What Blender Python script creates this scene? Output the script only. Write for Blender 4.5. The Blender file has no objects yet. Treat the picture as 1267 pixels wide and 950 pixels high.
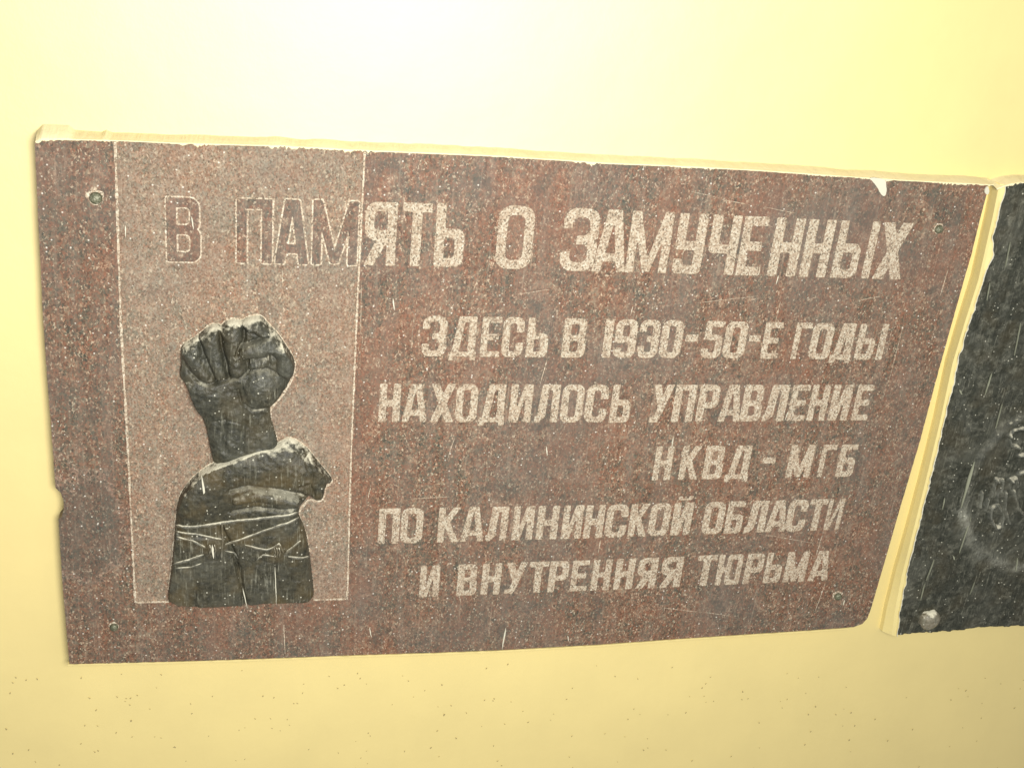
import bpy, bmesh, math, random
import numpy as np
from mathutils import Matrix, Vector
from mathutils.geometry import tessellate_polygon
random.seed(7); RNG = np.random.default_rng(7)
S = bpy.context.scene
COL = S.collection

# ------------------------------------------------------------------ camera
ZT = 1.90                                   # height of the plaque's top edge above the ground
FPX, CX, CY = 1457.93, 633.5, 475.0         # focal length and centre, in photograph pixels (1267 x 950)
R = np.array([[0.97403782, 0.0014134, 0.22638091],      # plaque right / down / inward in camera axes (right, down, forward)
              [-0.09555786, 0.90909726, 0.40547609],
              [-0.20522917, -0.41658153, 0.88563018]])
CP = np.array([0.22196606, -0.33717655, -1.37877737])   # camera from the plaque's top left corner (right, down, inward)
def W3(a): return Vector((a[0], a[2], -a[1]))
cam = bpy.data.objects.new('camera', bpy.data.cameras.new('camera')); COL.objects.link(cam)
m = Matrix.Identity(4)
for i, c in enumerate((W3(R[:, 0]), -W3(R[:, 1]), -W3(R[:, 2]))):
    for k in range(3): m[k][i] = c[k]
m.translation = W3(CP) + Vector((0, 0, ZT))
cam.matrix_world = m
cam.data.sensor_width = 36.0; cam.data.lens = FPX / 1267 * 36.0
cam.data.clip_start = 0.02; cam.data.clip_end = 200
S.camera = cam

# ------------------------------------------------------------------ world and lamps
w = bpy.data.worlds.new('World'); S.world = w; w.use_nodes = True
w.node_tree.nodes['Background'].inputs[0].default_value = (1.0, 0.98, 0.94, 1)
w.node_tree.nodes['Background'].inputs[1].default_value = 0.34
la = bpy.data.lights.new('flash', 'AREA'); la.shape = 'DISK'; la.size = 0.8; la.energy = 41; la.color = (1.0, 0.985, 0.93)
lo = bpy.data.objects.new('flash', la); COL.objects.link(lo)
lo.location = (0.50, -1.46, ZT + 0.20)
lo.rotation_euler = (Vector((0.42, 0, ZT - 0.05)) - lo.location).to_track_quat('-Z', 'Y').to_euler()
S.view_settings.view_transform = 'Standard'; S.view_settings.look = 'None'
S.view_settings.exposure = 0.0; S.view_settings.gamma = 1.0
S.render.engine = 'CYCLES'

# ------------------------------------------------------------------ helpers
def P(px, py, d=0.0):
    """photo measurement -> (right, up) on the plane d metres in front of the plaque's face"""
    r = np.array([px - CX, py - CY, FPX]); g = R @ r
    t = (-d - CP[2]) / g[2]
    q = CP + t * g
    return (float(q[0]), float(-q[1]))
def PP(pts, d=0.0): return [P(x, y, d) for x, y in pts]

def hashn(ix, iy, seed):
    h = (ix.astype(np.int64) * 374761393 + iy.astype(np.int64) * 668265263 + seed * 2147483647) & 0xffffffff
    h = ((h ^ (h >> 13)) * 1274126177) & 0xffffffff
    return ((h ^ (h >> 16)) & 0xffff) / 65535.0
def vnoise(x, y, seed=0):
    x = np.asarray(x, float); y = np.asarray(y, float)
    ix = np.floor(x); iy = np.floor(y); fx = x - ix; fy = y - iy
    fx = fx * fx * (3 - 2 * fx); fy = fy * fy * (3 - 2 * fy)
    ix = ix.astype(int) + 5000; iy = iy.astype(int) + 5000
    a = hashn(ix, iy, seed); b = hashn(ix + 1, iy, seed); c = hashn(ix, iy + 1, seed); d = hashn(ix + 1, iy + 1, seed)
    return (a * (1 - fx) + b * fx) * (1 - fy) + (c * (1 - fx) + d * fx) * fy - 0.5
def fbm(x, y, f, seed=0, o=3):
    s = 0; a = 1.0
    for k in range(o):
        s = s + a * vnoise(np.asarray(x) * f, np.asarray(y) * f, seed + k); f *= 2.1; a *= 0.5
    return s

def tag(o, label=None, cat=None, group=None, kind=None):
    for k, v in (('label', label), ('category', cat), ('group', group), ('kind', kind)):
        if v: o[k] = v
    return o
def empty(name, loc):
    o = bpy.data.objects.new(name, None); COL.objects.link(o); o.location = loc; o.empty_display_size = 0.1
    return o
def mesh(name, verts, faces, mat, parent=None, smooth=False):
    me = bpy.data.meshes.new(name)
    me.from_pydata([tuple(v) for v in verts], [], faces); me.update()
    if smooth: me.polygons.foreach_set('use_smooth', [True] * len(me.polygons))
    me.materials.append(mat)
    o = bpy.data.objects.new(name, me); COL.objects.link(o)
    if parent: o.parent = parent
    return o
class MB:
    def __init__(s): s.v = []; s.f = []
    def add(s, v, f):
        n = len(s.v); s.v += list(v); s.f += [tuple(i + n for i in t) for t in f]
    def fill(s, loops, y):
        """flat face at depth y bounded by loops (outer first, then holes)"""
        L = [[Vector((a, b, 0)) for a, b in l] for l in loops]
        tr = tessellate_polygon(L)
        vs = [(a, y, b) for l in loops for a, b in l]
        out = []
        for t in tr:
            A, B, C = (vs[i] for i in t)
            cr = (B[0] - A[0]) * (C[2] - A[2]) - (B[2] - A[2]) * (C[0] - A[0])
            if abs(cr) < 1e-14: continue
            out.append(tuple(t) if cr > 0 else tuple(t[::-1]))
        s.add(vs, out)
    def walls(s, loop, y0, y1):
        n = len(loop)
        vs = [(a, y0, b) for a, b in loop] + [(a, y1, b) for a, b in loop]
        s.add(vs, [(i, (i + 1) % n, n + (i + 1) % n, n + i) for i in range(n)])
    def build(s, name, mat, parent=None, smooth=False): return mesh(name, s.v, s.f, mat, parent, smooth)

def area(l):
    a = np.array(l); x, y = a[:, 0], a[:, 1]
    return 0.5 * np.sum(x * np.roll(y, -1) - np.roll(x, -1) * y)
def resample(pts, step, closed=True):
    out = []; n = len(pts)
    for i in range(n if closed else n - 1):
        a, b = pts[i], pts[(i + 1) % n]; L = math.hypot(b[0] - a[0], b[1] - a[1]); k = max(1, int(L / step))
        for j in range(k): out.append((a[0] + (b[0] - a[0]) * j / k, a[1] + (b[1] - a[1]) * j / k))
    if not closed: out.append(pts[-1])
    return out
def jitter(pts, amp, f=400, seed=3):
    a = np.array(pts)
    return list(zip(a[:, 0] + amp * 2 * fbm(a[:, 0], a[:, 1], f, seed, 2), a[:, 1] + amp * 2 * fbm(a[:, 0], a[:, 1], f, seed + 9, 2)))

def contours(F, iso, X, Y):
    """marching squares; loops with the inside on the left"""
    B = F > iso
    c = B[:-1, :-1].astype(int) + 2 * B[:-1, 1:] + 4 * B[1:, 1:] + 8 * B[1:, :-1]
    ii, jj = np.nonzero((c > 0) & (c < 15))
    # edges: 0 bottom, 1 right, 2 top, 3 left ; corners 0 (j,i) 1 (j+1,i) 2 (j+1,i+1) 3 (j,i+1)
    T = {1: [(0, 3)], 2: [(1, 0)], 3: [(1, 3)], 4: [(2, 1)], 5: [(0, 3), (2, 1)], 6: [(2, 0)], 7: [(2, 3)],
         8: [(3, 2)], 9: [(0, 2)], 10: [(1, 0), (3, 2)], 11: [(1, 2)], 12: [(3, 1)], 13: [(0, 1)], 14: [(3, 0)]}
    def eid(i, j, e): return ('h', i, j) if e == 0 else ('v', i, j + 1) if e == 1 else ('h', i + 1, j) if e == 2 else ('v', i, j)
    nx = {}
    for i, j in zip(ii.tolist(), jj.tolist()):
        for a, b in T[int(c[i, j])]: nx[eid(i, j, a)] = eid(i, j, b)
    def pt(e):
        k, i, j = e
        if k == 'h':
            a, b = F[i, j], F[i, j + 1]; t = (iso - a) / (b - a); return (X[j] + t * (X[j + 1] - X[j]), Y[i])
        a, b = F[i, j], F[i + 1, j]; t = (iso - a) / (b - a); return (X[j], Y[i] + t * (Y[i + 1] - Y[i]))
    loops = []
    while nx:
        s = next(iter(nx)); l = []; e = s
        while e in nx:
            l.append(pt(e)); e = nx.pop(e)
        if len(l) > 5: loops.append(l)
    return [l for l in loops if abs(area(l)) > 2e-6]
def blur(F, n=1):
    for _ in range(n):
        G = np.pad(F, 1, mode='edge')
        F = (G[1:-1, :-2] + 2 * G[1:-1, 1:-1] + G[1:-1, 2:]) / 4
        G = np.pad(F, 1, mode='edge')
        F = (G[:-2, 1:-1] + 2 * G[1:-1, 1:-1] + G[2:, 1:-1]) / 4
    return F

# ------------------------------------------------------------------ materials
class NT:
    def __init__(s, name):
        s.m = bpy.data.materials.new(name); s.m.use_nodes = True
        s.t = s.m.node_tree; s.b = s.t.nodes['Principled BSDF']
        s.co = s.n('ShaderNodeTexCoord').outputs['Object']
    def n(s, ty, **kw):
        x = s.t.nodes.new(ty)
        for k, v in kw.items(): setattr(x, k, v)
        return x
    def L(s, a, b): s.t.links.new(a, b)
    def mapping(s, sc):
        x = s.n('ShaderNodeMapping'); x.inputs['Scale'].default_value = sc; s.L(s.co, x.inputs['Vector']); return x.outputs[0]
    def noise(s, scale, detail=3, rough=0.5, vec=None, dist=0):
        x = s.n('ShaderNodeTexNoise'); x.inputs['Scale'].default_value = scale; x.inputs['Detail'].default_value = detail
        x.inputs['Roughness'].default_value = rough; x.inputs['Distortion'].default_value = dist
        s.L(vec or s.co, x.inputs['Vector']); return x.outputs['Fac']
    def voro(s, scale, vec=None, out='Color', feature='F1'):
        x = s.n('ShaderNodeTexVoronoi', feature=feature); x.inputs['Scale'].default_value = scale
        s.L(vec or s.co, x.inputs['Vector']); return x.outputs[out]
    def ramp(s, v, stops, interp='LINEAR'):
        x = s.n('ShaderNodeValToRGB'); x.color_ramp.interpolation = interp; e = x.color_ramp.elements
        while len(e) < len(stops): e.new(0.5)
        for el, (p, c) in zip(e, stops):
            el.position = p; el.color = (c, c, c, 1) if not isinstance(c, tuple) else (*c, 1)
        s.L(v, x.inputs[0]); return x.outputs[0]
    def mix(s, f, a, b, mode='MIX'):
        x = s.n('ShaderNodeMix', data_type='RGBA', blend_type=mode)
        for i, v in ((0, f), (6, a), (7, b)):
            if isinstance(v, (int, float)): x.inputs[i].default_value = v
            elif isinstance(v, tuple): x.inputs[i].default_value = (*v, 1)
            else: s.L(v, x.inputs[i])
        return x.outputs[2]
    def math(s, op, a, b=0.0):
        x = s.n('ShaderNodeMath', operation=op)
        for i, v in ((0, a), (1, b)):
            if isinstance(v, (int, float)): x.inputs[i].default_value = v
            else: s.L(v, x.inputs[i])
        return x.outputs[0]
    def sep(s, v):
        x = s.n('ShaderNodeSeparateXYZ'); s.L(v, x.inputs[0]); return x.outputs
    def bump(s, h, strength, dist):
        x = s.n('ShaderNodeBump'); x.inputs['Strength'].default_value = strength; x.inputs['Distance'].default_value = dist
        s.L(h, x.inputs['Height']); s.L(x.outputs[0], s.b.inputs['Normal'])
    def out(s, color, rough, spec=0.5):
        for k, v in (('Base Color', color), ('Roughness', rough)):
            if isinstance(v, (int, float)): s.b.inputs[k].default_value = v
            elif isinstance(v, tuple): s.b.inputs[k].default_value = (*v, 1)
            else: s.L(v, s.b.inputs[k])
        s.b.inputs['Specular IOR Level'].default_value = spec
        return s.m

def granite(name, pecked=0.0, gain=1.0):
    t = NT(name)
    warp = t.n('ShaderNodeVectorMath', operation='ADD')
    nz = t.n('ShaderNodeTexNoise'); nz.inputs['Scale'].default_value = 350; t.L(t.co, nz.inputs['Vector'])
    sc = t.n('ShaderNodeVectorMath', operation='SCALE'); sc.inputs['Scale'].default_value = 0.005; t.L(nz.outputs['Color'], sc.inputs[0])
    st = t.mapping((1.0, 1.0, 0.72))
    t.L(st, warp.inputs[0]); t.L(sc.outputs[0], warp.inputs[1]); wv = warp.outputs[0]
    red = (0.215, 0.096, 0.058); rust = (0.285, 0.122, 0.068); brown = (0.155, 0.102, 0.066); grey = (0.122, 0.112, 0.078); dark = (0.075, 0.080, 0.062); pale = (0.40, 0.30, 0.20)
    g1 = t.sep(t.voro(330, wv))[0]; g2 = t.sep(t.voro(560, wv))[1]; 
    big = t.noise(26, 4, 0.65, dist=0.6)
    cl = t.noise(95, 3, 0.6)
    a = t.math('ADD', t.math('MULTIPLY', g1, 0.42), t.math('ADD', t.math('MULTIPLY', big, 1.10), t.math('MULTIPLY', cl, 0.90)))
    c = t.ramp(t.math('MULTIPLY', a, 0.66), [(0.52, dark), (0.63, grey), (0.73, brown), (0.82, red), (0.91, rust), (1.0, pale)])
    # fine mineral flecks
    f = t.ramp(g2, [(0.0, (0.018, 0.022, 0.018)), (0.16, (0.06, 0.058, 0.044)), (0.34, grey), (0.50, brown), (0.68, red), (0.86, (0.36, 0.26, 0.17)), (0.955, (0.62, 0.53, 0.38))], 'CONSTANT')
    c = t.mix(0.60, c, f)
    # broad grey drifts and downward washes of grime
    wash = t.noise(1.0, 4, 0.6, vec=t.mapping((55, 30, 5)))
    c = t.mix(t.ramp(wash, [(0.42, 0.0), (0.72, 0.45)]), c, (0.20, 0.165, 0.13))
    drift = t.noise(5.5, 4, 0.6)
    c = t.mix(t.ramp(drift, [(0.46, 0.0), (0.66, 0.5)]), c, (0.145, 0.120, 0.100))
    # blotches: rust-red zones and blue-grey zones with pale rims
    z1_ = t.noise(7.5, 4, 0.62, vec=t.mapping((1.25, 1, 0.8)), dist=0.3)
    c = t.mix(t.ramp(z1_, [(0.50, 0.0), (0.62, 0.30)]), c, t.mix(0.5, c, (0.34, 0.115, 0.055)))
    z2_ = t.noise(14, 5, 0.7, dist=0.4)
    c = t.mix(t.ramp(z2_, [(0.50, 0.0), (0.57, 0.0), (0.64, 0.55)]), c, t.mix(0.65, c, (0.075, 0.080, 0.070)))
    c = t.mix(t.ramp(z2_, [(0.525, 0.0), (0.555, 0.12), (0.585, 0.0)]), c, (0.46, 0.36, 0.27))
    if not pecked:
        px_, _, pz_ = t.sep(t.co)[:3]
        dx_ = t.math('MULTIPLY', t.math('SUBTRACT', px_, STAIN[0]), 1.15); dz_ = t.math('MULTIPLY', t.math('SUBTRACT', pz_, STAIN[1]), 0.85)
        dd = t.math('SQRT', t.math('ADD', t.math('MULTIPLY', dx_, dx_), t.math('MULTIPLY', dz_, dz_)))
        dd = t.math('ADD', dd, t.math('MULTIPLY', t.math('SUBTRACT', t.noise(30, 6, 0.78), 0.5), 0.16))
        c = t.mix(t.ramp(dd, [(0.045, 0.72), (0.064, 0.5), (0.075, 0.0)]), c, t.mix(0.6, c, (0.085, 0.082, 0.070)))
        c = t.mix(t.ramp(dd, [(0.058, 0.0), (0.068, 0.5), (0.076, 0.0)]), c, t.mix(g2, c, (0.46, 0.33, 0.25)))
    vst = t.noise(1.0, 3, 0.6, vec=t.mapping((260, 60, 11)))
    c = t.mix(t.ramp(vst, [(0.58, 0.0), (0.74, 0.32)]), c, (0.42, 0.34, 0.25))
    # sparse bright specks of lime paint
    vd = t.n('ShaderNodeTexVoronoi'); vd.inputs['Scale'].default_value = 150; t.L(t.co, vd.inputs['Vector'])
    sp = t.math('MULTIPLY', t.ramp(vd.outputs['Distance'], [(0.10, 1.0), (0.20, 0.0)]), t.ramp(t.sep(vd.outputs['Color'])[0], [(0.86, 0.0), (0.87, 1.0)]))
    if pecked:
        k = t.sep(t.voro(560))[2]
        pc = t.ramp(k, [(0.0, (0.17, 0.14, 0.10)), (0.2, (0.38, 0.29, 0.21)), (0.45, (0.53, 0.42, 0.30)), (0.75, (0.62, 0.54, 0.41)), (1.0, (0.74, 0.68, 0.54))])
        pm = t.math('ADD', t.math('MULTIPLY', t.noise(30, 3), 0.24), pecked - 0.12)
        c = t.mix(pm, c, pc)
    c = t.mix(t.math('MULTIPLY', sp, 0.75), c, (0.80, 0.76, 0.66))
    gain *= (0.92 if pecked > 0.7 else 1.0) if pecked else 0.92
    if gain != 1.0: c = t.mix(1.0, c, (gain,) * 3, 'MULTIPLY')
    h = t.math('ADD', t.noise(900, 3, 0.7), t.math('MULTIPLY', g1, 0.35))
    t.bump(h, 0.55 if pecked else 0.18, 0.0012 if pecked else 0.0006)
    rg = 0.9 if pecked else t.ramp(t.noise(120, 3), [(0.3, 0.5), (0.7, 0.7)])
    return t.out(c, rg, 0.2 if pecked else 0.3)
STAIN = P(98, 655)
M_GRAN = granite('polished_red_granite')
M_PANEL = granite('pecked_granite_panel', 0.21)
M_PECK = granite('pecked_granite_letters', 0.78)
M_LINE = granite('scored_granite_line', 0.85, 1.1)

def dark_stone(name, base1, base2, dust=0.9, streak=0.5, haze=0.0, rough=0.38, brown=0.6, ledge=False):
    t = NT(name); at = t.n('ShaderNodeAttribute'); at.attribute_name = 'wear'; wear = at.outputs['Fac']
    c = t.ramp(t.noise(160, 5, 0.7), [(0.32, base1), (0.68, base2)])
    c = t.mix(t.ramp(t.noise(22, 3, 0.6), [(0.46, 0.0), (0.66, brown)]), c, (0.115, 0.080, 0.030))
    vs = t.noise(1.0, 5, 0.75, vec=t.mapping((420, 200, 32)))
    vm = t.noise(14, 3, 0.6)
    c = t.mix(t.math('MULTIPLY', t.ramp(vs, [(0.55, 0.0), (0.74, streak)]), t.ramp(vm, [(0.35, 0.15), (0.65, 1.0)])), c, (0.40, 0.39, 0.30))
    if haze:
        c = t.mix(t.ramp(t.noise(13, 4, 0.7, dist=0.8), [(0.46, 0.0), (0.70, 0.34)]), c, (0.15, 0.15, 0.12))
        c = t.mix(t.math('MULTIPLY', t.ramp(t.noise(75, 5, 0.75), [(0.50, 0.0), (0.74, haze)]), t.ramp(t.noise(420, 3, 0.7), [(0.4, 0.3), (0.6, 1.0)])), c, (0.25, 0.245, 0.19))
    c = t.mix(t.math('MULTIPLY', wear, t.ramp(t.noise(1.0, 4, 0.7, vec=t.mapping((330, 200, 80))), [(0.38, 0.25), (0.62, 1.0)])), c, (0.42, 0.42, 0.35))
    vd = t.n('ShaderNodeTexVoronoi'); vd.inputs['Scale'].default_value = 170; t.L(t.co, vd.inputs['Vector'])
    sp = t.math('MULTIPLY', t.ramp(vd.outputs['Distance'], [(0.10, 1.0), (0.22, 0.0)]), t.ramp(t.sep(vd.outputs['Color'])[0], [(0.80, 0.0), (0.81, 1.0)]))
    c = t.mix(t.math('MULTIPLY', sp, 0.7), c, (0.70, 0.68, 0.55))
    g = t.n('ShaderNodeNewGeometry')
    nz = t.sep(g.outputs['Normal'])[2]
    d = t.ramp(t.math('ADD', nz, t.math('MULTIPLY', t.math('SUBTRACT', t.noise(110, 4, 0.7), 0.5), 1.7)), [(0.50, 0.0), (0.86, 1.0)])
    if ledge:
        al = t.n('ShaderNodeAttribute'); al.attribute_name = 'ledge'; d = t.math('MULTIPLY', d, al.outputs['Fac'])
    c = t.mix(t.math('MULTIPLY', d, dust), c, (0.74, 0.70, 0.54))
    t.bump(t.math('ADD', t.noise(300, 4, 0.65), t.math('MULTIPLY', vs, 0.7)), 0.5, 0.0016)
    return t.out(c, t.mix(d, (rough,) * 3, (0.9,) * 3), 0.36)
M_FIST = dark_stone('dark_cast_relief', (0.014, 0.015, 0.011), (0.062, 0.060, 0.042), 0.95, 0.8, 0.15, 0.42, 0.3, True)
M_BOUND = dark_stone('stained_cast_relief', (0.016, 0.016, 0.011), (0.066, 0.060, 0.038), 0.95, 0.95, 0.15, 0.45, 0.5, True)
M_WIRE = dark_stone('dusty_wire', (0.07, 0.07, 0.055), (0.18, 0.17, 0.13), 0.9, 0.3)
M_BLACK = dark_stone('dark_weathered_stone', (0.014, 0.016, 0.011), (0.046, 0.048, 0.034), 0.6, 0.62, 0.7, 0.6, 0.15)

def paint(name, col, var=0.06, bumpd=0.0012, rough=0.5, dirt=0.0, spec=0.5):
    t = NT(name)
    c2 = tuple(x * (1 - var) for x in col)
    c = t.mix(t.ramp(t.noise(7, 4, 0.6), [(0.35, 0.0), (0.7, 1.0)]), col, c2)
    c = t.mix(t.ramp(t.noise(1.0, 3, 0.6, vec=t.mapping((60, 60, 8))), [(0.5, 0.0), (0.8, 0.25)]), c, tuple(x * 0.93 for x in col))
    if dirt:
        c = t.mix(t.ramp(t.noise(130, 4, 0.75), [(0.52, 0.0), (0.75, dirt)]), c, (0.55, 0.42, 0.30))
    t.bump(t.math('ADD', t.noise(34, 5, 0.6), t.math('MULTIPLY', t.noise(420, 3, 0.6), 0.22)), 0.30, bumpd)
    return t.out(c, rough, spec)
M_WALL = paint('yellow_wall_paint', (0.79, 0.640, 0.248), rough=0.55, spec=1.8)
M_PLAS = paint('painted_plaster_edge', (0.84, 0.75, 0.47), 0.06, 0.004, 0.8, 0.3)
M_RIM = paint('thin_yellow_paint_coat', (0.80, 0.67, 0.29), 0.12, 0.002, 0.6, 0.2)
M_WHITE = paint('dried_lime_paint', (0.64, 0.61, 0.48), 0.1, 0.001, 0.7)
M_LEAF = paint('grey_green_paint_run', (0.30, 0.31, 0.22), 0.3, 0.001, 0.7)
M_PIT = paint('wall_nick_brown', (0.40, 0.32, 0.15), 0.2)  # darker brown of the small nicks below the plaques
M_KNOB = dark_stone('dusty_fixing_knob', (0.10, 0.10, 0.075), (0.36, 0.33, 0.26), 1.0, 0.5, 0.6)
def metal():
    t = NT('weathered_bolt_metal')
    c = t.ramp(t.noise(260, 4, 0.7), [(0.3, (0.05, 0.06, 0.035)), (0.55, (0.16, 0.16, 0.10)), (0.75, (0.48, 0.46, 0.36))])
    t.b.inputs['Metallic'].default_value = 0.3; t.bump(t.noise(500, 3), 0.4, 0.001)
    return t.out(c, 0.45)
M_METAL = metal()

# ------------------------------------------------------------------ wall
YW = 0.021                                             # the wall's face lies this far behind the plaque's
def build_wall():
    # fine sheet round the plaques, gently uneven like trowelled plaster, on a large flat surround
    xs = np.concatenate([[-4.5, -2.5, -1.2], np.linspace(-0.45, 2.1, 171), [2.6, 3.6, 5.5]])
    zs = np.concatenate([[-1.9, -1.5], np.linspace(-1.25, 0.55, 121), [0.8, 1.3, 2.2]])
    X, Z = np.meshgrid(xs, zs)
    fade = np.clip(np.minimum(np.minimum(X + 0.45, 2.1 - X), np.minimum(Z + 1.25, 0.55 - Z)) * 8, 0, 1)
    Y = YW + fade * (0.0022 * fbm(X, Z, 3.2, 21, 2) + 0.0004 * fbm(X, Z, 24, 5, 2))
    n = len(xs); v = np.stack([X, Y, Z + ZT], -1).reshape(-1, 3)
    f = [(i * n + j, i * n + j + 1, (i + 1) * n + j + 1, (i + 1) * n + j) for i in range(len(zs) - 1) for j in range(n - 1)]
    o = mesh('wall', v, f, M_WALL, None, True); tag(o, kind='structure')
    return o
wall = build_wall()

def pits():
    # shallow nicks in the paint below the plaques
    mb = MB(); rr = random.Random(5)
    for k in range(210):
        x, y = rr.uniform(-20, 1290), rr.uniform(822, 965)
        if x < 1080 and y < 821 - (x - 86) * 0.047 + 12: continue
        u, vv = P(x, y, -YW); a = rr.uniform(0.0008, 0.0016); L = rr.uniform(0.0015, 0.0045); s = rr.choice((-1, 1)) * rr.uniform(0.2, 0.9)
        pts = [(u, vv), (u + a, vv + L * 0.4), (u + s * a * 2, vv + L), (u - a * 0.6, vv + L * 0.5)]
        if area(pts) < 0: pts = pts[::-1]
        mb.add([(p, YW - 0.0012, q + ZT) for p, q in pts] + [(u, YW - 0.0002, vv + ZT)], [(0, 1, 2, 3)] + [(i, (i + 1) % 4, 4) for i in range(4)])
    o = mb.build('paint_nicks', M_PIT, wall); tag(o, kind='stuff')
pits()

# ------------------------------------------------------------------ memorial plaque
plaque = empty('memorial_plaque', (0, 0, ZT))
tag(plaque, 'large red granite memorial slab with pale carved Cyrillic lines and a raised dark fist', 'plaque')
OUT_PX = [(43, 177), (52, 173.5), (90, 173.5), (143, 174.5), (220, 178), (350, 181.5), (430, 186), (520, 190), (608, 193.5), (680, 198), (753, 203),
          (830, 206), (929, 211), (1021, 217.5), (1113, 223.5), (1180, 227), (1221, 229), (1223, 233), (1215, 262), (1203, 311), (1184, 378), (1161, 460), (1139, 543), (1115, 624), (1094, 697),
          (1077, 755), (1073, 765), (1067, 771.5), (1056, 775.5), (1000, 779.5), (860, 788.5), (740, 797), (622, 803.8), (540, 807), (440, 810), (300, 815.5), (200, 818.5), (86, 821.5),
          (77, 719), (72.5, 643), (76, 639), (79, 630), (79, 620), (75, 610), (68.5, 603), (65.5, 560), (58.5, 470), (53, 390), (47.7, 281)]
outline = jitter(resample(PP(OUT_PX)[::-1], 0.004), 0.00028, 260)
if area(outline) < 0: outline = outline[::-1]
SK = 0.0016                                            # depth to which letters and panel are cut
def ring(mb, loop, y0, y1): mb.walls(loop[::-1], y1, y0) if area(loop) > 0 else mb.walls(loop, y0, y1)
sl = MB(); sl.fill([outline], SK); sl.walls(outline, SK, YW + 0.004)
sl.build('slab', M_GRAN, plaque)

# ---- lettering: each glyph drawn as a sum of strokes, rastered, roughened and traced
def Rr(x0, y0, x1, y1, r=0.0, k=15):                   # rounded rectangle; k = bit mask of rounded corners (1 BL 2 BR 4 TR 8 TL)
    def f(X, Y):
        ins = (X >= x0) & (X <= x1) & (Y >= y0) & (Y <= y1)
        if r > 0:
            for bit, cx, cy, sx, sy in ((1, x0 + r, y0 + r, -1, -1), (2, x1 - r, y0 + r, 1, -1), (4, x1 - r, y1 - r, 1, 1), (8, x0 + r, y1 - r, -1, 1)):
                if k & bit: ins &= ~(((X - cx) * sx > 0) & ((Y - cy) * sy > 0) & ((X - cx) ** 2 + (Y - cy) ** 2 > r * r))
        return ins
    return f
def Pg(*p):
    def f(X, Y):
        ins = np.zeros(X.shape, bool); n = len(p)
        for i in range(n):
            (xa, ya), (xb, yb) = p[i], p[(i + 1) % n]
            if ya == yb: continue
            c = ((ya > Y) != (yb > Y)) & (X < (xb - xa) * (Y - ya) / (yb - ya) + xa); ins ^= c
        return ins
    return f
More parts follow.
